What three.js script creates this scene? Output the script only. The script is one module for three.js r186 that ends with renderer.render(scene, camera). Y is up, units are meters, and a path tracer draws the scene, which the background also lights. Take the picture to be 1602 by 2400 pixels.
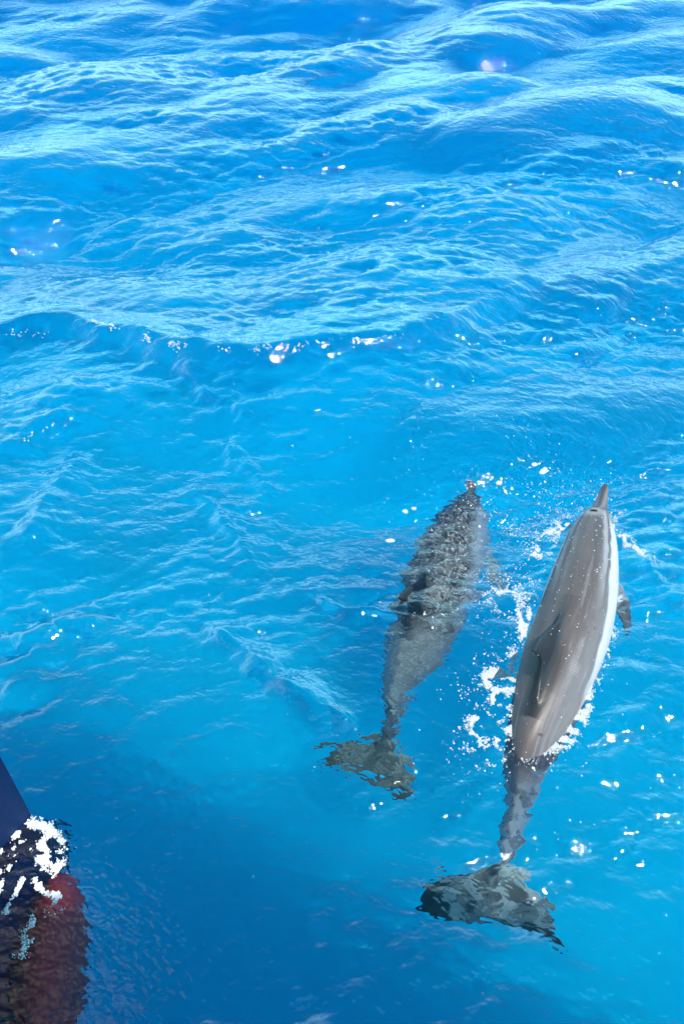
import * as THREE from 'three';

// ---------- camera, sky, sun, exposure ----------
const scene = new THREE.Scene();
const camera = new THREE.PerspectiveCamera(60, 1602 / 2400, 0.05, 4000);
camera.position.set(0, 3, 0);
camera.rotation.x = -Math.PI / 4;
const renderer = new THREE.WebGLRenderer({ antialias: true });
renderer.toneMapping = THREE.LinearToneMapping;
renderer.toneMappingExposure = 1.15;
renderer.shadowMap.enabled = true;

{ // hazy bright summer sky: deep blue overhead, pale towards the horizon, the same all the way round
  const W = 64, H = 256, d = new Float32Array(W * H * 4);
  for (let y = 0; y < H; y++) {
    const el = Math.max(0, ((y + 0.5) / H - 0.5) * 180);
    const k = Math.exp(-Math.pow(el / 28, 2.3));
    for (let x = 0; x < W; x++) d.set([0.012 + 1.25 * k, 0.22 + 2.25 * k, 0.44 + 2.5 * k, 1], (y * W + x) * 4);
  }
  const sky = new THREE.DataTexture(d, W, H, THREE.RGBAFormat, THREE.FloatType);
  sky.mapping = THREE.EquirectangularReflectionMapping; sky.magFilter = THREE.LinearFilter; sky.needsUpdate = true;
  scene.background = sky; scene.environment = sky;
}
const sun = new THREE.DirectionalLight(0xfff8ee, 5);
sun.name = 'sun';
sun.position.set(22, 60, 12); sun.target.position.set(0, 0, -3);
sun.castShadow = true;
Object.assign(sun.shadow.camera, { left: -12, right: 12, top: 12, bottom: -12, near: 1, far: 150 });
sun.shadow.mapSize.set(4096, 4096);
scene.add(sun, sun.target);

// ---------- helpers ----------
function rng(seed) { let a = seed >>> 0; return () => { a = (a + 0x6d2b79f5) | 0; let t = Math.imul(a ^ (a >>> 15), 1 | a); t = (t + Math.imul(t ^ (t >>> 7), 61 | t)) ^ t; return ((t ^ (t >>> 14)) >>> 0) / 4294967296; }; }
const gaussOf = (r) => () => Math.sqrt(-2 * Math.log(1 - r())) * Math.cos(2 * Math.PI * r());
const clamp = (x, a = 0, b = 1) => Math.min(b, Math.max(a, x));
const sstep = (a, b, x) => { const t = clamp((x - a) / (b - a)); return t * t * (3 - 2 * t); };
const mix = (a, b, t) => a + (b - a) * t;
const lin = (r, g, b) => new THREE.Color().setRGB(r, g, b);
function hash3(x, y, z) { let h = Math.imul(x, 374761393) + Math.imul(y, 668265263) + Math.imul(z, 2147483647 - 1274126177); h = Math.imul(h ^ (h >>> 13), 1274126177); return ((h ^ (h >>> 16)) >>> 0) / 4294967296; }
function noise3(x, y, z) {   // value noise, -1..1
  const i = Math.floor(x), j = Math.floor(y), k = Math.floor(z), f = (t) => t * t * (3 - 2 * t);
  const u = f(x - i), v = f(y - j), w = f(z - k);
  const L = (a, b, t) => a + (b - a) * t;
  return 2 * L(L(L(hash3(i, j, k), hash3(i + 1, j, k), u), L(hash3(i, j + 1, k), hash3(i + 1, j + 1, k), u), v),
    L(L(hash3(i, j, k + 1), hash3(i + 1, j, k + 1), u), L(hash3(i, j + 1, k + 1), hash3(i + 1, j + 1, k + 1), u), v), w) - 1;
}
const fbm = (x, y, z, o = 4) => { let s = 0, a = 0.5; for (let q = 0; q < o; q++) { s += a * noise3(x, y, z); x *= 2.03; y *= 2.03; z *= 2.03; a *= 0.5; } return s; };
function info(o, label, category, group, kind) {
  if (label) o.userData.label = label; if (category) o.userData.category = category;
  if (group) o.userData.group = group; if (kind) o.userData.kind = kind;
  return o;
}
function add(mesh, name, parent = scene) { mesh.name = name; mesh.castShadow = mesh.receiveShadow = true; parent.add(mesh); return mesh; }

// ---------- the sea: a wind-wave field from its spectrum ----------
function fft(re, im, n, inverse) {   // in place, n a power of two
  for (let i = 1, j = 0; i < n; i++) { let b = n >> 1; for (; j & b; b >>= 1) j ^= b; j ^= b; if (i < j) { let t = re[i]; re[i] = re[j]; re[j] = t; t = im[i]; im[i] = im[j]; im[j] = t; } }
  for (let len = 2; len <= n; len <<= 1) {
    const half = len >> 1, cs = new Float64Array(half), sn = new Float64Array(half);
    for (let k = 0; k < half; k++) { const a = (inverse ? 2 : -2) * Math.PI * k / len; cs[k] = Math.cos(a); sn[k] = Math.sin(a); }
    for (let i = 0; i < n; i += len) for (let k = 0; k < half; k++) {
      const p = i + k, q = p + half, xr = re[q] * cs[k] - im[q] * sn[k], xi = re[q] * sn[k] + im[q] * cs[k];
      re[q] = re[p] - xr; im[q] = im[p] - xi; re[p] += xr; im[p] += xi;
    }
  }
}
function fft2(re, im, n) {
  const r = new Float64Array(n), s = new Float64Array(n);
  for (let y = 0; y < n; y++) { const o = y * n; for (let x = 0; x < n; x++) { r[x] = re[o + x]; s[x] = im[o + x]; } fft(r, s, n, true); for (let x = 0; x < n; x++) { re[o + x] = r[x]; im[o + x] = s[x]; } }
  for (let x = 0; x < n; x++) { for (let y = 0; y < n; y++) { r[y] = re[y * n + x]; s[y] = im[y * n + x]; } fft(r, s, n, true); for (let y = 0; y < n; y++) { re[y * n + x] = r[y]; im[y * n + x] = s[y]; } }
}
/** Waves between two wavelengths on a tile: {h, dx, dz}; slope = the root mean square slope, (wx, wz) = where they run, spread = how far they fan out. */
function waves({ n, tile, from, to, slope, wx, wz, fan, seed, choppy = true, power = 4 }) {
  const g = gaussOf(rng(seed)), N = n * n, hr = new Float32Array(N), hi = new Float32Array(N), dk = 2 * Math.PI / tile, wl = Math.hypot(wx, wz);
  let total = 0;
  for (let y = 0; y < n; y++) for (let x = 0; x < n; x++) {
    const kx = (x < n / 2 ? x : x - n) * dk, kz = (y < n / 2 ? y : y - n) * dk, k = Math.hypot(kx, kz), a = g(), b = g();
    if (!k) continue;
    const l = 2 * Math.PI / k;
    if (l < from * 0.8 || l > to * 1.25) continue;
    const edge = sstep(from * 0.8, from * 1.1, l) * (1 - sstep(to * 0.9, to * 1.25, l));
    const c = (kx * wx + kz * wz) / (k * wl), dir = Math.pow(Math.abs(c), fan) * (c > 0 ? 1 : 0.25) + 0.035;
    const amp = edge * dir * Math.pow(k, -power / 2);
    hr[y * n + x] = a * amp; hi[y * n + x] = b * amp; total += (a * a + b * b) * amp * amp * k * k / 2;
  }
  const sc = slope / Math.sqrt(total), out = {};
  const dr = new Float32Array(choppy ? N : 0), di = new Float32Array(choppy ? N : 0);
  if (choppy) for (let y = 0; y < n; y++) for (let x = 0; x < n; x++) {   // sideways motion of both axes packed as one complex field
    const kx = (x < n / 2 ? x : x - n) * dk, kz = (y < n / 2 ? y : y - n) * dk, k = Math.hypot(kx, kz) || 1, p = y * n + x, q = ((n - y) % n) * n + (n - x) % n;
    // the real part of the height needs the even half of the spectrum
    const er = (hr[p] + hr[q]) / 2, ei = (hi[p] - hi[q]) / 2, xr = ei * kx / k, xi = -er * kx / k, zr = ei * kz / k, zi = -er * kz / k;
    dr[p] = xr - zi; di[p] = xi + zr;
  }
  fft2(hr, hi, n);
  for (let p = 0; p < N; p++) hr[p] *= sc;
  out.h = hr;
  if (choppy) { fft2(dr, di, n); for (let p = 0; p < N; p++) { dr[p] *= sc; di[p] *= sc; } out.dx = dr; out.dz = di; }
  out.n = n; out.tile = tile;
  return out;
}
function tap(f, name, x, z) {
  const { n, tile } = f, a = f[name], u = x / tile * n, v = z / tile * n, i = Math.floor(u), j = Math.floor(v), s = u - i, t = v - j, m = n - 1;
  const x0 = i & m, x1 = (i + 1) & m, y0 = (j & m) * n, y1 = ((j + 1) & m) * n;
  return (a[y0 + x0] * (1 - s) + a[y0 + x1] * s) * (1 - t) + (a[y1 + x0] * (1 - s) + a[y1 + x1] * s) * t;
}
const swell = waves({ n: 256, tile: 16, from: 0.65, to: 4, slope: 0.235, wx: 0.3, wz: 1, fan: 1.6, seed: 11 });
const chop = waves({ n: 1024, tile: 16, from: 0.09, to: 0.65, slope: 0.145, wx: 0.35, wz: 1, fan: 2.6, seed: 23 });
const ruffle = waves({ n: 1024, tile: 8, from: 0.04, to: 0.22, slope: 0.22, wx: 0.25, wz: 1, fan: 2.2, seed: 31 });
const ripple = waves({ n: 2048, tile: 4, from: 0.013, to: 0.075, slope: 0.10, wx: 0.2, wz: 1, fan: 1, seed: 5, choppy: false, power: 3.4 });

// single crests: [points (x, z), height, width of the steep side, width of the long back, side of the back (+1: left of the walking direction)]
const CRESTS = [
  [[[-2.6, -4.1], [-2.139, -4.3], [-2.025, -4.44], [-1.76, -4.55], [-1.543, -4.52], [-1.259, -4.386], [-0.935, -4.215], [-0.585, -4.133], [-0.246, -4.153], [0.294, -4.266], [0.667, -4.566], [1.016, -4.876], [1.349, -5.107]], 0.095, 0.09, 0.52, 0.4],
  [[[-1.827, -3.384], [-1.643, -3.518], [-1.538, -3.639], [-1.453, -3.821], [-1.414, -4.092]], 0.035, 0.06, 0.2],
  [[[-0.906, -4.174], [-0.706, -3.896], [-0.533, -3.783], [-0.345, -3.71]], 0.045, 0.05, 0.16],
  [[[-0.628, -3.569], [-0.491, -3.384], [-0.408, -3.272], [-0.295, -3.148]], 0.03, 0.03, 0.09],
  [[[-0.809, -3.24], [-0.579, -3.058], [-0.508, -2.832], [-0.365, -2.609]], 0.038, 0.04, 0.15],
  [[[-0.209, -2.522], [-0.113, -2.426], [0.053, -2.356], [0.243, -2.337], [0.378, -2.31], [0.467, -2.299]], 0.03, 0.016, 0.055],
  [[[-0.611, -2.426], [-0.425, -2.178], [-0.257, -2.011], [-0.068, -1.893], [0.146, -1.808]], 0.045, 0.04, 0.12],
  [[[-1.395, -1.932], [-1.295, -2.135], [-1.225, -2.288], [-0.96, -2.414]], 0.045, 0.08, 0.15],
  [[[-1.29, -3.467], [-1.397, -3.209], [-1.424, -2.887], [-1.481, -2.647]], 0.045, 0.06, 0.14],
  [[[1.381, -2.804], [1.417, -2.596], [1.475, -2.426], [1.552, -2.31]], 0.05, 0.05, 0.18],
];
for (const c of CRESTS) {
  c.len = [0]; for (let i = 1; i < c[0].length; i++) c.len.push(c.len[i - 1] + Math.hypot(c[0][i][0] - c[0][i - 1][0], c[0][i][1] - c[0][i - 1][1]));
  const pad = 3 * c[3]; c.box = [Math.min(...c[0].map((p) => p[0])) - pad, Math.max(...c[0].map((p) => p[0])) + pad, Math.min(...c[0].map((p) => p[1])) - pad, Math.max(...c[0].map((p) => p[1])) + pad];
}
function crestHeight(x, z) {
  let y = 0, r = 0;
  const wx = x + 0.035 * noise3(x * 5, 3.1, z * 5) + 0.012 * noise3(x * 16, 7.7, z * 16), wz = z + 0.035 * noise3(x * 5, 9.3, z * 5) + 0.012 * noise3(x * 16, 1.9, z * 16);
  for (const c of CRESTS) {
    const b = c.box; if (x < b[0] || x > b[1] || z < b[2] || z > b[3]) continue;
    let best = 1e9, side = 1, at = 0;
    for (let i = 1; i < c[0].length; i++) {
      const [ax, az] = c[0][i - 1], [bx, bz] = c[0][i], ex = bx - ax, ez = bz - az, t = clamp(((wx - ax) * ex + (wz - az) * ez) / (ex * ex + ez * ez));
      const px = wx - ax - ex * t, pz = wz - az - ez * t, q = px * px + pz * pz;
      if (q < best) { best = q; side = ex * pz - ez * px > 0 ? -1 : 1; at = c.len[i - 1] + t * Math.hypot(ex, ez); }
    }
    const d = Math.sqrt(best) * side, L = c.len[c.len.length - 1], w = d > 0 ? c[3] : c[2];
    const ends = sstep(0, 0.22 * L, at) * (1 - sstep(0.75 * L, L, at)), e = (d > 0 ? Math.pow(Math.max(0, 1 - d / (1.5 * w)), 2) : Math.exp(-Math.pow(d / (1.25 * w), 2))) * ends;
    y += c[1] * e; r = Math.max(r, (c[4] ?? 0.8) * ends * Math.exp(-Math.pow((d - 0.4 * w) / (0.9 * c[3]), 2)));
  }
  return [y, r];
}
/** Where a point of the still surface has moved to. */
function sea(x, z) {
  const near = Math.hypot(x * 0.6 - 0.25, z + 1.5), far = Math.hypot(x, z);
  const lee = sstep(0.4, 3.2, near), bow = Math.exp(-Math.pow(Math.hypot(x + 1.08, z + 1.22) / 0.22, 2));   // lee of the boat, broken water at its stem
  const tail = Math.exp(-Math.pow(Math.hypot((x - 0.1) / 0.5, (z + 1.75) / 0.25), 2)) + Math.exp(-Math.pow(Math.hypot((x - 0.6) / 0.3, (z + 1.35) / 0.45), 2));
  const su = x * 0.94 - z * 0.34 + 0.25 * noise3(x * 0.9, 4.2, z * 0.9), sv = x * 0.34 + z * 0.94 + 0.25 * noise3(x * 0.9, 6.1, z * 0.9);   // along and across the streaks
  const streak = fbm(su * 0.42 + 3, 5.5, sv * 1.25, 4), calm = clamp(0.48 + 1.9 * streak, 0.2, 1.3);
  const out = 1 - sstep(14, 40, far), [crest, band] = far < 14 ? crestHeight(x, z) : [0, 0];
  const quiet = 1 - 0.35 * Math.exp(-Math.pow(Math.hypot((x + 0.75) / 1.1, z + 1.05) / 0.45, 4));
  const a = mix(0.22, 1.0, lee) * (1 - 0.8 * sstep(60, 200, far)), b = (quiet * mix(0.35, 1.0, lee) * mix(0.45, 1.25, clamp(calm)) + 0.15 * bow) * out * (1 - 0.5 * clamp(crest / 0.12));
  const c = quiet * (mix(1.2, 1.1, lee) * calm + 1.2 * band + 0.7 * (0.3 + calm) * sstep(0.3, -0.5, x) * sstep(-4.4, -3.2, z) * sstep(-1.35, -1.9, z) + 0.3 * bow + 0.15 * tail) * (1 - sstep(10, 16, far)) * (1 - 0.6 * clamp(crest / 0.12));
  const y = a * tap(swell, 'h', x, z) + b * tap(chop, 'h', x, z) + c * tap(ruffle, 'h', x, z) + crest;
  return [x + 0.9 * a * tap(swell, 'dx', x, z) + b * tap(chop, 'dx', x, z) + 0.7 * c * tap(ruffle, 'dx', x, z), y, z + 0.9 * a * tap(swell, 'dz', x, z) + b * tap(chop, 'dz', x, z) + 0.7 * c * tap(ruffle, 'dz', x, z)];
}
{
  const lines = (lo, hi, fine, growth, end, side = 0) => { const a = []; for (let v = lo; v <= hi; v += fine) a.push(v); const grow = (v, s) => { const r = []; let d = fine; while (Math.abs(v) < end) { d *= growth; v += s * d; r.push(v); } return r; }; return [...grow(lo, -1).reverse(), ...a, ...grow(hi, 1)]; };
  const xs = lines(-4.4, 4.4, 0.0135, 1.12, 1500), zs = [];
  { const back = []; let v = 0.6, d = 0.015; while (v < 1500) { d *= 1.12; v += d; back.push(v); } zs.push(...back.reverse()); let z = 0.6; while (z > -12.2) { zs.push(z); z -= mix(0.0115, 0.028, sstep(-3, -12, z)); } d = 0.03; while (z > -1500) { zs.push(z); d *= 1.12; z -= d; } }
  const nx = xs.length, nz = zs.length, P = new Float32Array(nx * nz * 3), U = new Float32Array(nx * nz * 2), I = new Uint32Array((nx - 1) * (nz - 1) * 6);
  for (let j = 0; j < nz; j++) for (let i = 0; i < nx; i++) { const q = j * nx + i, x = xs[i], z = zs[j]; P.set(sea(x, z), q * 3); U[q * 2] = x / 4; U[q * 2 + 1] = -z / 4; }
  let o = 0;
  for (let j = 0; j < nz - 1; j++) for (let i = 0; i < nx - 1; i++) { const a = j * nx + i, b = a + 1, c = a + nx, e = c + 1; I[o++] = a; I[o++] = b; I[o++] = c; I[o++] = b; I[o++] = e; I[o++] = c; }
  const g = new THREE.BufferGeometry();
  g.setAttribute('position', new THREE.BufferAttribute(P, 3)); g.setAttribute('uv', new THREE.BufferAttribute(U, 2)); g.setIndex(new THREE.BufferAttribute(I, 1)); g.computeVertexNormals();
  const n = 2048, d = new Float32Array(n * n * 4), lo = -0.008, hi = 0.008;
  for (let p = 0; p < n * n; p++) { const v = clamp((ripple.h[p] - lo) / (hi - lo)); d[p * 4] = d[p * 4 + 1] = d[p * 4 + 2] = v; d[p * 4 + 3] = 1; }
  const bump = new THREE.DataTexture(d, n, n, THREE.RGBAFormat, THREE.FloatType);
  bump.wrapS = bump.wrapT = THREE.RepeatWrapping; bump.magFilter = THREE.LinearFilter; bump.needsUpdate = true;
  const m = new THREE.MeshPhysicalMaterial({ color: 0xffffff, roughness: 0.03, transmission: 1, ior: 1.58, thickness: 2.5, attenuationColor: lin(0.24, 0.81, 0.975), attenuationDistance: 2, bumpMap: bump, bumpScale: hi - lo });
  info(add(new THREE.Mesh(g, m), 'water'), 'clear blue sea surface with ripples and pale wave crests', null, null, 'structure');
  // the depth where the light that comes back up is scattered
  const bed = new THREE.PlaneGeometry(3600, 3600, 2, 3600), q = bed.attributes.position; bed.rotateX(-Math.PI / 2);
  for (let i = 0; i < q.count; i++) q.setY(i, -1.35 - Math.min(3, 0.10 * Math.max(0, -q.getZ(i) - 2.4)));
  bed.computeVertexNormals();
  info(add(new THREE.Mesh(bed, new THREE.MeshStandardMaterial({ color: lin(0.001, 0.60, 0.74), roughness: 1 })), 'deep_water'), 'deep blue water below the surface', null, null, 'structure');
}

// ---------- the boat ----------
{
  const ship = new THREE.Group(); ship.name = 'ship'; ship.position.set(-1.104, 0, -1.469); scene.add(ship);
  info(ship, 'navy blue ship bow with red underwater hull at lower left', 'ship');
  const sx = -0.55, sz = 0.83, px = -0.93, pz = 0.36;   // where the two sides run from the stem
  const sheet = (y0, y1, len, name, mat) => {
    const P = [], rows = 24, cols = 40;
    const at = (side, t, y) => { const l = t * len, f = 0.05 * (y > 0 ? y : 0), r = side ? [px, pz] : [sx, sz]; return [r[0] * l, y, r[1] * l]; };
    const I = []; let base = 0;
    for (const side of [0, 1]) {
      for (let i = 0; i <= rows; i++) for (let j = 0; j <= cols; j++) P.push(...at(side, j / cols, mix(y0, y1, i / rows)));
      for (let i = 0; i < rows; i++) for (let j = 0; j < cols; j++) { const a = base + i * (cols + 1) + j, b = a + 1, c = a + cols + 1, d = c + 1; side ? I.push(a, b, c, b, d, c) : I.push(a, c, b, b, c, d); }
      base += (rows + 1) * (cols + 1);
    }
    const g = new THREE.BufferGeometry(); g.setAttribute('position', new THREE.Float32BufferAttribute(P, 3)); g.setIndex(I); g.computeVertexNormals();
    return add(new THREE.Mesh(g, mat), name, ship);
  };
  const navy = new THREE.MeshPhysicalMaterial({ color: lin(0.003, 0.022, 0.085), roughness: 0.6, specularIntensity: 0.4 });
  const red = new THREE.MeshStandardMaterial({ color: lin(0.72, 0.03, 0.035), roughness: 0.7, side: THREE.DoubleSide });
  navy.side = THREE.DoubleSide;
  sheet(-0.35, 1.9, 5.5, 'hull', navy);
  // under the waterline: the dark forefoot and, outside it, the red bulb
  const blob = (rx, ry, rz, cx, cy, cz, turn) => { const g = new THREE.SphereGeometry(1, 72, 48), p = g.attributes.position; for (let i = 0; i < p.count; i++) { const z = p.getZ(i); p.setXYZ(i, p.getX(i) * rx * (1 + .12 * z), p.getY(i) * ry, z * rz); } g.rotateY(turn); g.translate(cx, cy, cz); g.computeVertexNormals(); return g; };
  add(new THREE.Mesh(blob(.15, .50, .62, -.115, -.56, .50, -.18), navy), 'forefoot', ship);
  add(new THREE.Mesh(blob(.115, .26, .31, .115, -.42, .42, .10), red), 'bulb', ship);
  const deck = new THREE.BoxGeometry(9, 0.12, 8); deck.translate(1.104 - 2.9, 1.5, 1.469 + 3.72);
  add(new THREE.Mesh(deck, new THREE.MeshStandardMaterial({ color: lin(0.5, 0.5, 0.48), roughness: 0.6 })), 'deck', ship);
  const shadeBlock = new THREE.BoxGeometry(7.9, 3.8, 4.5); shadeBlock.translate(1.104 - 1.25, 1.57 + 1.9, 1.469 + 2.4);  // unseen block added behind the camera to shade the near water
  add(new THREE.Mesh(shadeBlock, new THREE.MeshStandardMaterial({ color: lin(0.6, 0.6, 0.58), roughness: 0.5 })), 'shade_block', ship);
  const shadePanel = new THREE.BoxGeometry(0.95, 4, 0.2); shadePanel.translate(1.104 + 2.08, 7.375, 1.469 + 0.26);  // thin unseen panel, added only to throw a strip of shade
  add(new THREE.Mesh(shadePanel, new THREE.MeshStandardMaterial({ color: lin(0.6, 0.6, 0.58), roughness: 0.5 })), 'shade_panel', ship);
}

// ---------- dolphins ----------
const LEN = 2.15;
function curve(rows, col) {   // monotone cubic through the table
  const x = rows.map((r) => r[0]), y = rows.map((r) => r[col]), n = x.length, m = [];
  for (let i = 0; i < n; i++) { if (i === 0 || i === n - 1) { m.push(0); continue; } const a = (y[i] - y[i - 1]) / (x[i] - x[i - 1]), b = (y[i + 1] - y[i]) / (x[i + 1] - x[i]); m.push(a * b <= 0 ? 0 : 2 * a * b / (a + b)); }
  return (s) => { if (s <= x[0]) return y[0]; if (s >= x[n - 1]) return y[n - 1]; let i = 0; while (x[i + 1] < s) i++; const h = x[i + 1] - x[i], t = (s - x[i]) / h, t2 = t * t, t3 = t2 * t; return y[i] * (2 * t3 - 3 * t2 + 1) + h * m[i] * (t3 - 2 * t2 + t) + y[i + 1] * (3 * t2 - 2 * t3) + h * m[i + 1] * (t3 - t2); };
}
const GIRTH = [   // distance from the beak tip: half width, height above the axis, depth below it
  [0, .011, .009, .011], [.02, .018, .014, .017], [.06, .023, .018, .020], [.12, .030, .023, .026], [.165, .038, .029, .036], [.19, .053, .048, .050], [.22, .066, .068, .064], [.27, .086, .088, .085],
  [.35, .110, .110, .108], [.50, .134, .140, .138], [.70, .154, .163, .160], [.90, .160, .172, .168], [1.05, .157, .170, .162], [1.2, .144, .158, .145], [1.4, .118, .134, .112], [1.55, .086, .108, .088],
  [1.7, .054, .080, .066], [1.82, .038, .058, .048], [1.92, .030, .040, .036], [2.0, .027, .029, .028], [2.06, .026, .020, .020], [2.12, .020, .012, .012], [2.15, .012, .008, .008]];
const W = curve(GIRTH, 1), HU = curve(GIRTH, 2), HD = curve(GIRTH, 3);
function polyDist(pts, x, y) {   // signed distance to a polygon, negative inside
  let d = 1e9, s = 1;
  for (let i = 0, j = pts.length - 1; i < pts.length; j = i++) {
    const ex = pts[j][0] - pts[i][0], ey = pts[j][1] - pts[i][1], wx = x - pts[i][0], wy = y - pts[i][1], t = clamp((wx * ex + wy * ey) / (ex * ex + ey * ey));
    const bx = wx - ex * t, by = wy - ey * t; d = Math.min(d, bx * bx + by * by);
    const c1 = y >= pts[i][1], c2 = y < pts[j][1], c3 = ex * wy > ey * wx;
    if ((c1 && c2 && c3) || (!c1 && !c2 && !c3)) s = -s;
  }
  return s * Math.sqrt(d);
}
const spline = (pts, n = 8) => new THREE.CatmullRomCurve3(pts.map(([a, b]) => new THREE.Vector3(a, b, 0)), false, 'centripetal').getPoints(pts.length * n).map((v) => [v.x, v.y]);
const FIN = [...spline([[0.895, 0.155], [0.965, 0.182], [1.055, 0.229], [1.135, 0.284], [1.205, 0.326], [1.260, 0.345]]), ...spline([[1.263, 0.338], [1.247, 0.299], [1.232, 0.258], [1.235, 0.214], [1.267, 0.178], [1.335, 0.145]]), [1.315, 0.080], [0.935, 0.080]];
const half = [...spline([[1.89, 0], [1.93, .026], [1.965, .075], [2.005, .145], [2.055, .205], [2.115, .235], [2.175, .258]]), ...spline([[2.18, .25], [2.176, .2], [2.17, .13], [2.162, .065], [2.15, .02], [2.12, 0]])];
const FLUKE = half;
const PEC = [...spline([[-.04, -.05], [.05, -.056], [.12, -.04], [.18, -.002], [.23, .05]]), ...spline([[.228, .057], [.18, .048], [.12, .050], [.06, .058], [-.04, .055]])];   // along the flipper, back across it
const pa = { s: .72, y: -.54, x: .46 };   // the flipper's way: s back, y up, x out
 { const l = Math.hypot(pa.s, pa.y, pa.x); pa.s /= l; pa.y /= l; pa.x /= l; }
const pc = { s: 1 - pa.s * pa.s, y: -pa.s * pa.y, x: -pa.s * pa.x }; { const l = Math.hypot(pc.s, pc.y, pc.x); pc.s /= l; pc.y /= l; pc.x /= l; }
const pn = { s: pa.y * pc.x - pa.x * pc.y, y: pa.x * pc.s - pa.s * pc.x, x: pa.s * pc.y - pa.y * pc.s };
const smin = (a, b, k) => { const h = clamp(0.5 + 0.5 * (b - a) / k); return mix(b, a, h) - k * h * (1 - h); };
function blade(d2, across, t0, edge) { const t = t0 * Math.sqrt(clamp(-d2 / edge + 0.12)); return Math.max(d2, Math.abs(across) - t); }
function dolphinField(s, y, xx) {
  const x = Math.abs(xx), sc = clamp(s, 0, LEN), w = W(sc), h = y > 0 ? HU(sc) : HD(sc);
  const pw = mix(2, y > 0 ? 1.45 : 1.7, sstep(1.15, 1.6, sc)) + 0.35 * sstep(0.17, 0.02, sc);
  let d = (Math.pow(Math.pow(x / w, pw) + Math.pow(Math.abs(y) / h, pw), 1 / pw) - 1) * Math.min(w, h);
  const over = Math.max(-s, s - LEN); if (over > 0) d = Math.hypot(Math.max(d + Math.min(w, h), 0), over) - Math.min(w, h);
  if (s > .83 && s < 1.42 && y > .05 && x < .06) d = smin(d, blade(polyDist(FIN, s, y), x, .017, .09), .03);
  if (s > 1.85 && x < .32 && Math.abs(y) < .06) d = smin(d, blade(polyDist(FLUKE, s, x), y + .006 * Math.sin(x * 9), .012, .05), .018);
  if (s > .45 && s < 1.05 && x > .04 && y < .05) {
    const qs = s - .60, qy = y + .08, qx = x - .115, a = qs * pa.s + qy * pa.y + qx * pa.x;
    if (a > -.06 && a < .33) d = smin(d, blade(polyDist(PEC, a, qs * pc.s + qy * pc.y + qx * pc.x), qs * pn.s + qy * pn.y + qx * pn.x, .012, .035), .02);
  }
  const b = Math.hypot(s - .245 - 9 * xx * xx, y - HU(.245) - .004, xx * 0.5) - .011;   // blowhole
  return Math.max(d, -b);
}
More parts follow.
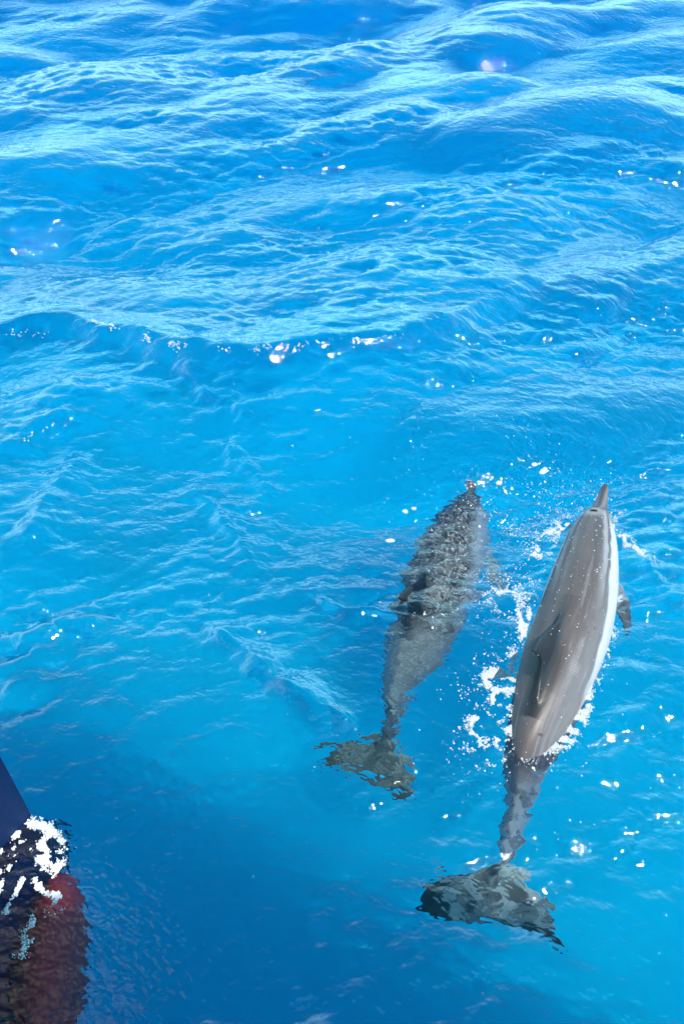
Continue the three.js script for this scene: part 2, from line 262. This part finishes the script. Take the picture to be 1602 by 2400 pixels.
const shape = (() => {   // the surface of that field (surface nets)
  const c = .0056, s0 = -.03, y0 = -.34, x0 = -.31, ns = Math.ceil((LEN + .12) / c), ny = Math.ceil(.72 / c), nx = Math.ceil(.62 / c), F = new Float32Array(ns * ny * nx);
  for (let i = 0; i < ns; i++) for (let j = 0; j < ny; j++) for (let k = 0; k < nx; k++) {
    const s = s0 + i * c, y = y0 + j * c, x = x0 + k * c, sc = clamp(s, 0, LEN);
    const fin = (s > .84 && s < 1.41 && y > .08 && Math.abs(x) < .04) || (s > 1.85 && Math.abs(y) < .04) || (s > .45 && s < 1.05 && y < .03);
    F[(i * ny + j) * nx + k] = !fin && (Math.abs(x) > W(sc) + .03 || y > HU(sc) + .03 || y < -HD(sc) - .03) ? 1 : dolphinField(s, y, x);
  }
  const id = new Int32Array(ns * ny * nx).fill(-1), P = [], I = [];
  const at = (i, j, k) => (i * ny + j) * nx + k;
  for (let i = 0; i < ns - 1; i++) for (let j = 0; j < ny - 1; j++) for (let k = 0; k < nx - 1; k++) {
    let mask = 0; const v = [];
    for (let q = 0; q < 8; q++) { v.push(F[at(i + (q & 1), j + (q >> 1 & 1), k + (q >> 2))]); if (v[q] < 0) mask |= 1 << q; }
    if (mask === 0 || mask === 255) continue;
    let n = 0, a = 0, b = 0, d = 0;
    for (let p = 0; p < 8; p++) for (const bit of [1, 2, 4]) { const q = p | bit; if (p & bit || (v[p] < 0) === (v[q] < 0)) continue; const t = v[p] / (v[p] - v[q]); n++; a += (p & 1) + (bit === 1 ? t : 0); b += (p >> 1 & 1) + (bit === 2 ? t : 0); d += (p >> 2) + (bit === 4 ? t : 0); }
    id[at(i, j, k)] = P.length / 3; P.push(s0 + (i + a / n) * c, y0 + (j + b / n) * c, x0 + (k + d / n) * c);
  }
  for (let i = 1; i < ns - 1; i++) for (let j = 1; j < ny - 1; j++) for (let k = 1; k < nx - 1; k++) {
    const a = F[at(i, j, k)] < 0;
    const quad = (p, q, r, t, flip) => { p = id[p]; q = id[q]; r = id[r]; t = id[t]; if (p < 0 || q < 0 || r < 0 || t < 0) return; flip ? I.push(p, r, q, q, r, t) : I.push(p, q, r, q, t, r); };
    if (a !== F[at(i + 1, j, k)] < 0) quad(at(i, j - 1, k - 1), at(i, j, k - 1), at(i, j - 1, k), at(i, j, k), !a);
    if (a !== F[at(i, j + 1, k)] < 0) quad(at(i - 1, j, k - 1), at(i - 1, j, k), at(i, j, k - 1), at(i, j, k), !a);
    if (a !== F[at(i, j, k + 1)] < 0) quad(at(i - 1, j - 1, k), at(i, j - 1, k), at(i - 1, j, k), at(i, j, k), !a);
  }
  let p = new Float32Array(P); const n = p.length / 3;
  for (let round = 0; round < 6; round++) {   // smooth the grid's steps without shrinking
    const q = new Float32Array(n * 3), cnt = new Uint16Array(n), f = round % 2 ? -0.53 : 0.5;
    for (let t = 0; t < I.length; t += 3) for (let e = 0; e < 3; e++) { const a = I[t + e], b = I[t + (e + 1) % 3]; cnt[a]++; cnt[b]++; for (let c2 = 0; c2 < 3; c2++) { q[a * 3 + c2] += p[b * 3 + c2]; q[b * 3 + c2] += p[a * 3 + c2]; } }
    for (let a = 0; a < n; a++) for (let c2 = 0; c2 < 3; c2++) p[a * 3 + c2] += f * (q[a * 3 + c2] / cnt[a] - p[a * 3 + c2]);
  }
  return { p, I };
})();
/** Bends the straight body along a line of points (x, y, z), rolled to the left by roll(u). */
function poseOf(points, roll, size) {
  const line = new THREE.CatmullRomCurve3(points.map((q) => new THREE.Vector3(...q)), false, 'centripetal'); line.arcLengthDivisions = 800;
  const N = 400, frames = [];
  for (let i = 0; i <= N; i++) {
    const u = i / N, o = line.getPointAt(u), f = line.getTangentAt(u).negate(), up = new THREE.Vector3(0, 1, 0); up.addScaledVector(f, -up.dot(f)).normalize();
    const right = new THREE.Vector3().crossVectors(f, up), r = roll(u), c = Math.cos(r), s = Math.sin(r);
    frames.push({ o, f, up: up.clone().multiplyScalar(c).addScaledVector(right, -s), right: right.clone().multiplyScalar(c).addScaledVector(up, s) });
  }
  return (s, y, x, out) => {
    const u = clamp(s / LEN) * N, i = Math.min(N - 1, Math.floor(u)), t = u - i, a = frames[i], b = frames[i + 1], over = (s < 0 ? s : s > LEN ? s - LEN : 0) * size;
    const v = (n) => [mix(a[n].x, b[n].x, t), mix(a[n].y, b[n].y, t), mix(a[n].z, b[n].z, t)], o = v('o'), R = v('right'), U = v('up'), Fw = v('f');
    for (let k = 0; k < 3; k++) out[k] = o[k] + (R[k] * x + U[k] * y) * size - Fw[k] * over;
    return out;
  };
}
const skinBump = (() => {
  const n = 512, d = new Float32Array(n * n * 4);
  for (let y = 0; y < n; y++) for (let x = 0; x < n; x++) { const v = 0.5 + 0.35 * fbm(x / 6, y / 60, 4.4, 3) + 0.15 * noise3(x / 2, y / 9, 1); d.set([v, v, v, 1], (y * n + x) * 4); }
  const t = new THREE.DataTexture(d, n, n, THREE.RGBAFormat, THREE.FloatType); t.wrapS = t.wrapT = THREE.MirroredRepeatWrapping; t.magFilter = THREE.LinearFilter; t.needsUpdate = true; return t;
})();
function skin(kind, s, y, x, seed) {   // colour of the skin, with underwater light and glitter painted in, linear
  const sc = clamp(s, 0, LEN), up = y / (y > 0 ? HU(sc) : HD(sc)), phi = Math.atan2(Math.abs(x) / W(sc), up) * 180 / Math.PI;   // 0 on the back, 180 on the belly
  const wob = 7 * fbm(s * 3, phi / 40, x > 0 ? seed : seed + 9, 3) + 2.5 * noise3(s * 22, phi / 9, seed);
  const a = phi + wob, grain = 1 + 0.16 * fbm(s * 7, y * 40, x * 40 + seed, 4) + 0.10 * fbm(s * 40, y * 120, x * 120, 2);
  const cape = [.096, .080, .082], side = [.160, .147, .156], stripe = [.29, .28, .305], band = [.055, .054, .060], white = [.46, .465, .485], fin = [.013, .016, .022];
  let c = cape.slice();
  const to = (t, k) => { for (let i = 0; i < 3; i++) c[i] = mix(c[i], t[i], clamp(k)); };
  to(side, sstep(25, 60, a) * 0.7);
  to([.055, .050, .056], .55 * sstep(.02, .3, fbm(s * 2.6 + seed, phi / 22, x > 0 ? 4.4 : 6.6, 4)));
  to([.24, .235, .25], .45 * sstep(.1, .36, fbm(s * 4.2, phi / 7 + 3, x > 0 ? 1.4 : 8.6, 4)) * sstep(8, 25, phi));
  const head = sstep(.95, .45, s) * sstep(.19, .25, s);
  to(stripe, head * sstep(33, 42, a) * (1 - sstep(45, 50, a)) * 0.8);
  to(band, head * sstep(46, 50, a) * (1 - sstep(55, 62, a)) * 0.9);
  const w0 = mix(53, 78, sstep(.5, 1.35, s)) - (kind ? 10 : 0);
  to(white, sstep(w0 - 3, w0 + 5, a) * sstep(.20, .34, s) * (1 - 0.55 * sstep(1.45, 1.85, s)));
  if (s < .2) { to([.10, .095, .105], 1); to([.03, .03, .035], sstep(.07, .02, s) * .8); to([.05, .048, .055], sstep(.010, .003, Math.abs(x)) * .8); to([.19, .185, .2], sstep(.010, .014, Math.abs(x)) * sstep(.030, .02, Math.abs(x)) * .7); to([.5, .5, .5], sstep(100, 125, a)); }
  to([.34, .32, .33], sstep(.055, .025, Math.hypot(s - .25, x * 0.8)) * sstep(.02, .04, y) * .5);
  const finH = y - HU(sc);
  if (s > .84 && s < 1.4 && y > 0) to(fin, sstep(-.012, .022, finH + .02 * sstep(1.0, 1.2, s)) * .95);
  if (s > 1.9) { to([.27, .245, .22], sstep(1.9, 2.0, s) * .95); to([.012, .014, .018], sstep(.13, .19, (x < 0 ? Math.abs(x) : .75 * x) + .05 * fbm(s * 20, x * 20, 3)) * .95); to([.05, .05, .055], .9 * clamp(fbm(s * 20, x * 13, 8.1, 4) * 4 + .4)); to([.62, .58, .54], .7 * sstep(.14, .26, fbm(s * 34 + 7, x * 24, 2.1, 3))); }  // flukes painted paler, with pale highlights, to make up for weak underwater light
  to([.165, .152, .162], .6 * sstep(.03, .10, Math.abs(x)) * (x > 0 ? 1 : .3) * sstep(1.0, 1.3, s) * (1 - sstep(1.6, 1.9, s)));
  to([.46, .45, .46], .9 * sstep(1.5, 1.68, s) * (1 - sstep(1.9, 1.98, s))); to([.12, .12, .13], .75 * sstep(1.5, 1.68, s) * (1 - sstep(1.9, 1.98, s)) * sstep(.05, .25, fbm(s * 34, y * 40, x * 40, 3)));  // tail stock lightened in colour to offset the dimming under water
  const pecA = (s - .6) * pa.s + (y + .08) * pa.y + (Math.abs(x) - .115) * pa.x;
  if (pecA > .06 && y < .03 && s > .5 && s < 1.1 && Math.hypot(x / W(sc), up) > 1.12) to(kind ? [.4, .4, .41] : [.15, .15, .16], 1);
  const dot = noise3(s * 55 + seed, y * 55, x * 55); to([.02, .02, .02], sstep(.85, .89, dot) * .8);
  if (kind) { to([.15, .14, .14], 0.75 * sstep(w0 + 22, w0 - 6, a)); const m = sstep(w0 + 22, w0 - 6, a), sp = fbm(s * 60, y * 70, x * 70 + 2.2, 3); to([.014, .017, .024], sstep(-.02, .2, sp) * m * .72); to([.62, .57, .52], sstep(.12, .26, fbm(s * 95 + 4, y * 100, x * 100, 2)) * m * .7); to([.36, .34, .34], sstep(1.2, 1.35, s) * (1 - sstep(1.7, 1.8, s)) * .5 * m); }  // submerged body: glitter of light and sky reflection painted over its own tone
  else if (Math.abs(s - 1.16) < .024 && x > 0 && phi > 36 && phi < 50 && Math.abs(((s - 1.13) / .012) % 1 - .5) < .18) to([.30, .28, .285], .5);
  if (kind && s > .84 && s < 1.4 && y > 0) to([.016, .018, .026], sstep(.0, .03, finH + .02 * sstep(1.0, 1.2, s)));
  if (kind && s > 1.88) to([.15, .11, .075], .65);
  return c.map((v) => v * clamp(grain, .6, 1.5));
}
function dolphin(name, label, points, roll, size, kind, seed) {
  const root = new THREE.Group(); root.name = name; root.position.set(...points[6]); scene.add(root);
  info(root, label, 'dolphin', 'spinner dolphins swimming ahead of the bow'.replace('spinner ', ''));
  const put = poseOf(points, roll, size), n = shape.p.length / 3, P = new Float32Array(n * 3), C = new Float32Array(n * 3), U = new Float32Array(n * 2), o = [0, 0, 0], sc2 = points[6];
  for (let i = 0; i < n; i++) {
    const s = shape.p[i * 3], y = shape.p[i * 3 + 1], x = shape.p[i * 3 + 2];
    put(s, y, kind ? x * mix(1, .78, sstep(1.88, 1.97, s)) : x, o); for (let k = 0; k < 3; k++) P[i * 3 + k] = o[k] - sc2[k];
    C.set(skin(kind, s, y, x, seed), i * 3); U[i * 2] = Math.abs(Math.atan2(x, y)) / Math.PI * 2; U[i * 2 + 1] = s * 2;
  }
  const g = new THREE.BufferGeometry();
  g.setAttribute('position', new THREE.BufferAttribute(P, 3)); g.setAttribute('color', new THREE.BufferAttribute(C, 3)); g.setAttribute('uv', new THREE.BufferAttribute(U, 2)); g.setIndex(shape.I); g.computeVertexNormals();
  const m = new THREE.MeshPhysicalMaterial({ vertexColors: true, roughness: 0.6, specularIntensity: 0.35, clearcoat: 0.3, clearcoatRoughness: 0.34, bumpMap: skinBump, bumpScale: 0.0009 });
  add(new THREE.Mesh(g, m), 'body', root);
  const local = (s, y, x) => { put(s, y, x, o); return new THREE.Vector3(o[0] - sc2[0], o[1] - sc2[1], o[2] - sc2[2]); };
  return { root, local, put };
}
const D1 = [[1.288, .02, -3.163], [1.228, .01, -3.004], [1.179, 0, -2.884], [1.089, -.01, -2.611], [.997, -.02, -2.361], [.897, -.035, -2.138], [.805, -.05, -1.939], [.735, -.08, -1.79], [.695, -.14, -1.68], [.665, -.20, -1.58], [.632, -.25, -1.488], [.572, -.28, -1.36], [.512, -.3, -1.17]];
const D2 = [[.65, -.26, -3.438], [.645, -.27, -3.31], [.611, -.28, -3.163], [.556, -.29, -2.994], [.497, -.3, -2.804], [.43, -.31, -2.628], [.37, -.32, -2.462], [.315, -.34, -2.335], [.257, -.36, -2.21], [.217, -.38, -2.112], [.201, -.4, -2.017], [.172, -.46, -1.945], [.100, -.52, -1.80]];
const first = dolphin('dolphin', 'grey dolphin with its back and dorsal fin out of the water', D1, (u) => mix(0.3, 0.08, sstep(.6, 1, u)), 1, 0, 3);
const second = dolphin('dolphin_001', 'mottled dark dolphin swimming wholly under water left of the surfacing one', D2, (u) => mix(0.30, -0.05, sstep(.55, 1, u)), 1.09, 1, 17);

{ // the blowhole: a dark crescent at the bottom of its dimple
  const pts = []; for (let i = 0; i <= 12; i++) { const x = (i / 12 - .5) * .034; pts.push(first.local(.243 + 9 * x * x, HU(.245) - .0035, x)); }
  add(new THREE.Mesh(new THREE.TubeGeometry(new THREE.CatmullRomCurve3(pts), 20, .0045, 6), new THREE.MeshStandardMaterial({ color: lin(.02, .016, .015), roughness: .6 })), 'blowhole', first.root);
}

// ---------- foam, drops and beads of water ----------
const foamWhite = new THREE.MeshStandardMaterial({ color: lin(.72, .75, .77), roughness: .6, transparent: true, opacity: 0.62 });
const thickFoam = new THREE.MeshStandardMaterial({ color: lin(.80, .83, .85), roughness: .6 });
const bead = new THREE.IcosahedronGeometry(1, 1);
function beads(name, label, category, places, mat = foamWhite) {   // places: [x, y, z, radius, flatness]
  const m = new THREE.InstancedMesh(bead, mat, places.length), o = new THREE.Object3D(), r = rng(places.length);
  places.forEach(([x, y, z, q, f], i) => { o.position.set(x, y, z); o.rotation.set(r() * .5, r() * 6.3, r() * .5); o.scale.set(q * (0.8 + .6 * r()), q * f, q * (0.8 + .6 * r())); o.updateMatrix(); m.setMatrixAt(i, o.matrix); });
  info(add(m, name), label, category, null, 'stuff');
  return m;
}
/** Beads of foam along lines or over ovals that lie on the water, gathered into lace by noise. */
function froth(seed, specs) {
  const r = rng(seed), g = gaussOf(r), out = [];
  for (const { line, at, radius, width = .03, n, size = [.001, .0034], lace = .1, scale = 42, lift = .004 } of specs) {
    let tries = 0, k = 0;
    while (k < n && tries++ < n * 30) {
      let x, z;
      if (line) { const t = r() * (line.length - 1), i = Math.floor(t), f = t - i; x = mix(line[i][0], line[i + 1][0], f) + g() * width; z = mix(line[i][1], line[i + 1][1], f) + g() * width; }
      else { x = at[0] + g() * radius[0]; z = at[1] + g() * radius[1]; }
      if (r() > Math.pow(sstep(lace - .16, lace + .36, fbm(x * scale, seed, z * scale, 4)), 1.6)) continue;
      const q = mix(size[0], size[1], Math.pow(r(), 2.5)), p = sea(x, z); k++;
      out.push([p[0], p[1] + q * .3 + lift * Math.pow(r(), 2), p[2], q, .75]);
    }
  }
  return out;
}
beads('foam', 'white lacy foam clumps on the water left of the surfacing dolphin', 'foam', froth(41, [
  { line: [[.58, -2.06], [.64, -2.08], [.70, -2.10], [.745, -2.17]], width: .022, n: 2890, lace: 0 },
  { line: [[.60, -2.06], [.615, -1.99], [.61, -1.95]], width: .02, n: 1360, lace: .03 },
  { line: [[.745, -2.15], [.762, -2.26], [.775, -2.34], [.80, -2.40]], width: .011, n: 2210, lace: -.12 },
  { line: [[.70, -1.98], [.71, -2.08], [.73, -2.18]], width: .02, n: 561, lace: .05 },
  { at: [.53, -1.865], radius: [.022, .016], n: 442, lace: 0 },
  { line: [[.645, -1.82], [.67, -1.80]], width: .010, n: 300, lace: -.05 },
  { line: [[.50, -1.80], [.58, -1.775], [.64, -1.77]], width: .012, n: 442, lace: .05 },
  { at: [.66, -1.95], radius: [.07, .1], n: 1190, size: [.001, .0038], lace: .12 },
  { at: [.60, -1.78], radius: [.09, .06], n: 510, size: [.001, .0038], lace: .14 },
  { at: [.72, -2.48], radius: [.07, .07], n: 884, size: [.001, .0038], lace: .1 },
  { at: [.78, -2.36], radius: [.03, .05], n: 408, size: [.001, .0038], lace: .05 },
]));
beads('foam_001', 'white foam thrown up on both sides of the surfacing dolphin\'s beak', 'foam', froth(43, [
  { line: [[1.225, -3.10], [1.19, -3.04], [1.16, -2.99]], width: .014, n: 884, lace: 0 },
  { line: [[1.10, -2.99], [1.06, -2.94], [1.02, -2.90]], width: .022, n: 1530, lace: -.02 },
  { line: [[1.0, -2.86], [.95, -2.80], [.92, -2.73]], width: .028, n: 714, lace: .06 },
  { line: [[1.285, -3.06], [1.275, -2.99], [1.285, -2.94]], width: .012, n: 1054, lace: -.05 },
  { line: [[1.285, -2.94], [1.325, -2.86], [1.375, -2.76], [1.42, -2.66]], width: .012, n: 1615, lace: -.02 },
  { line: [[1.30, -2.93], [1.335, -2.97], [1.36, -3.02]], width: .014, n: 374, lace: .02, lift: .03 },
  { at: [1.29, -3.17], radius: [.03, .03], n: 153, size: [.002, .005] },
]));
beads('foam_002', 'ragged white foam edge along the right flank of the surfacing dolphin', 'foam', froth(47, [
  { line: [[1.16, -2.29], [1.10, -2.17], [1.03, -2.05], [.965, -1.93], [.88, -1.81], [.80, -1.735]], width: .013, n: 2890, lace: .04, scale: 44 },
  { line: [[.99, -1.95], [.90, -1.83], [.83, -1.765]], width: .015, n: 1190, lace: .05, scale: 44 },
  { line: [[.835, -1.735], [.885, -1.78], [.936, -1.836], [.976, -1.92], [1.0, -2.02]], width: .008, n: 884, lace: .0 },
  { at: [.76, -1.75], radius: [.05, .025], n: 272, lace: .05, size: [.001, .003] },
  { line: [[1.17, -2.43], [1.22, -2.47], [1.28, -2.50]], width: .014, n: 289, lace: .02 },
]));
beads('foam_003', 'white bubbly splash where the navy bow cuts the water', 'foam', froth(53, [
  { line: [[-1.085, -1.45], [-1.05, -1.42], [-1.03, -1.385], [-1.045, -1.35], [-1.06, -1.32]], width: .014, n: 3000, lace: .0, lift: .02 },
  { line: [[-1.03, -1.42], [-1.0, -1.39], [-.985, -1.36], [-1.0, -1.335]], width: .009, n: 620, lace: -.02, lift: .02 },
  { line: [[-1.06, -1.31], [-1.02, -1.295], [-.99, -1.30]], width: .009, n: 480, lace: -.02, lift: .015 },
  { line: [[-1.11, -1.44], [-1.15, -1.40], [-1.19, -1.345]], width: .01, n: 561, lace: .04 },
  { line: [[-1.07, -1.31], [-1.09, -1.22], [-1.115, -1.12]], width: .004, n: 561, size: [.0012, .003], lace: -.05 },
  { line: [[-1.12, -1.38], [-1.145, -1.28], [-1.16, -1.18]], width: .004, n: 442, size: [.0012, .003], lace: -.02 },
  { line: [[-1.05, -1.30], [-1.02, -1.20], [-1.0, -1.1]], width: .01, n: 510, size: [.001, .003], lace: .05 },
  { line: [[-1.14, -1.36], [-1.17, -1.27], [-1.18, -1.18], [-1.2, -1.1]], width: .003, n: 420, size: [.0012, .003], lace: -.1 },
  { line: [[-1.03, -1.33], [-1.0, -1.29], [-.965, -1.25]], width: .016, n: 900, size: [.001, .003], lace: 0 },
  { line: [[-1.0, -1.22], [-1.01, -1.12], [-1.03, -1.0]], width: .012, n: 420, size: [.001, .0026], lace: .04 },
  { line: [[-.98, -1.30], [-.955, -1.23], [-.95, -1.15]], width: .014, n: 714, size: [.001, .003], lace: .04 },
]), thickFoam);
beads('spray_drop', 'tiny white drops and bubbles sprinkled over the water round the dolphins', 'spray', froth(59, [
  { at: [.85, -2.75], radius: [.22, .33], n: 1000, size: [.0011, .0034], lace: -.1, scale: 6 },
  { at: [.68, -2.2], radius: [.12, .3], n: 700, size: [.0011, .0034], lace: -.05, scale: 7 },
  { at: [.9, -3.3], radius: [.35, .22], n: 240, size: [.0011, .0036], lace: -.2, scale: 6 },
  { at: [.7, -1.5], radius: [.6, .3], n: 34, size: [.001, .0034], lace: -.5 },
  { at: [-.6, -1.5], radius: [.5, .35], n: 26, size: [.001, .0034], lace: -.5 },
]));
beads('crest_glint', 'white beads added as sun glints along the steep front of the curved wave crest', 'spray', froth(61, [  // beads put in to stand for sun sparkle on the crest
  { line: [[-1.45, -4.46], [-1.26, -4.34]], width: .012, n: 30, size: [.003, .006], lace: -.5 },
  { line: [[-1.10, -4.25], [-.935, -4.165], [-.585, -4.085]], width: .012, n: 70, size: [.0025, .0055], lace: 0, scale: 9 },
  { line: [[-.70, -4.10], [-.585, -4.085], [-.246, -4.105], [.05, -4.155], [.294, -4.22]], width: .009, n: 130, size: [.002, .005], lace: -.05, scale: 9 },
  { line: [[-1.95, -4.38], [-1.70, -4.41]], width: .01, n: 20, size: [.0025, .005], lace: -.5 },
  { line: [[-1.65, -3.48], [-1.5, -3.63]], width: .012, n: 12, size: [.003, .005], lace: -.5 },
]));
{ // drops standing on the wet back
  const n = shape.p.length / 3, r = rng(71), ico = new THREE.IcosahedronGeometry(1, 1), list = [], o = new THREE.Object3D();
  while (list.length < 340) { const i = Math.floor(r() * n), s = shape.p[i * 3], y = shape.p[i * 3 + 1], x = shape.p[i * 3 + 2]; if (s < .26 || s > 1.55 || y < .04 || r() > mix(1, .35, sstep(.5, 1.4, s))) continue; list.push([first.local(s, y, x), mix(.001, .0038, Math.pow(r(), 4))]); }
  const m = new THREE.InstancedMesh(ico, foamWhite, list.length);
  list.forEach(([v, q], i) => { o.position.copy(v); o.scale.set(q, q * .7, q); o.updateMatrix(); m.setMatrixAt(i, o.matrix); });
  m.name = 'water_droplets'; m.userData.kind = 'stuff'; first.root.add(m);
}
// flecks of old foam, each drifting by itself
const FLECKS = [
  [.983, -3.407, .030, .013, .7, 'long pale foam fleck drifting ahead of the dolphins, largest of its kind'], [.937, -3.342 - .11, .014, .012, .2, 'small foam fleck ahead of the surfacing dolphin, beyond the long one'],
  [.756, -3.313, .014, .011, .4, 'round foam fleck just right of the submerged dolphin\'s beak'], [.31, -3.109, .012, .009, -.3, 'left foam fleck of the pair left of the submerged dolphin\'s head'],
  [.350, -3.125, .009, .007, .1, 'right foam fleck of the pair left of the submerged dolphin\'s head'], [.225, -2.851, .019, .009, .1, 'lone flat foam fleck left of the submerged dolphin\'s back'],
];
FLECKS.forEach(([x, z, a, b, turn, label], i) => {
  const s = new THREE.Shape(), r = rng(100 + i);
  for (let k = 0; k <= 20; k++) { const t = k / 20 * 2 * Math.PI, q = 1 + .3 * noise3(Math.cos(t) * 2, Math.sin(t) * 2, i * 5.5); k ? s.lineTo(a * q * Math.cos(t), b * q * Math.sin(t)) : s.moveTo(a * q, 0); }
  const g = new THREE.ExtrudeGeometry(s, { depth: .002, bevelSize: .002, bevelThickness: .002, bevelSegments: 2 }); g.rotateX(-Math.PI / 2);
  const m = add(new THREE.Mesh(g, foamWhite), i ? 'foam_fleck_' + String(i).padStart(3, '0') : 'foam_fleck'), p = sea(x, z);
  m.position.set(p[0], p[1] + .002, p[2]); m.rotation.y = turn; info(m, label, 'foam fleck', 'foam flecks adrift near the dolphins');
});

renderer.render(scene, camera);
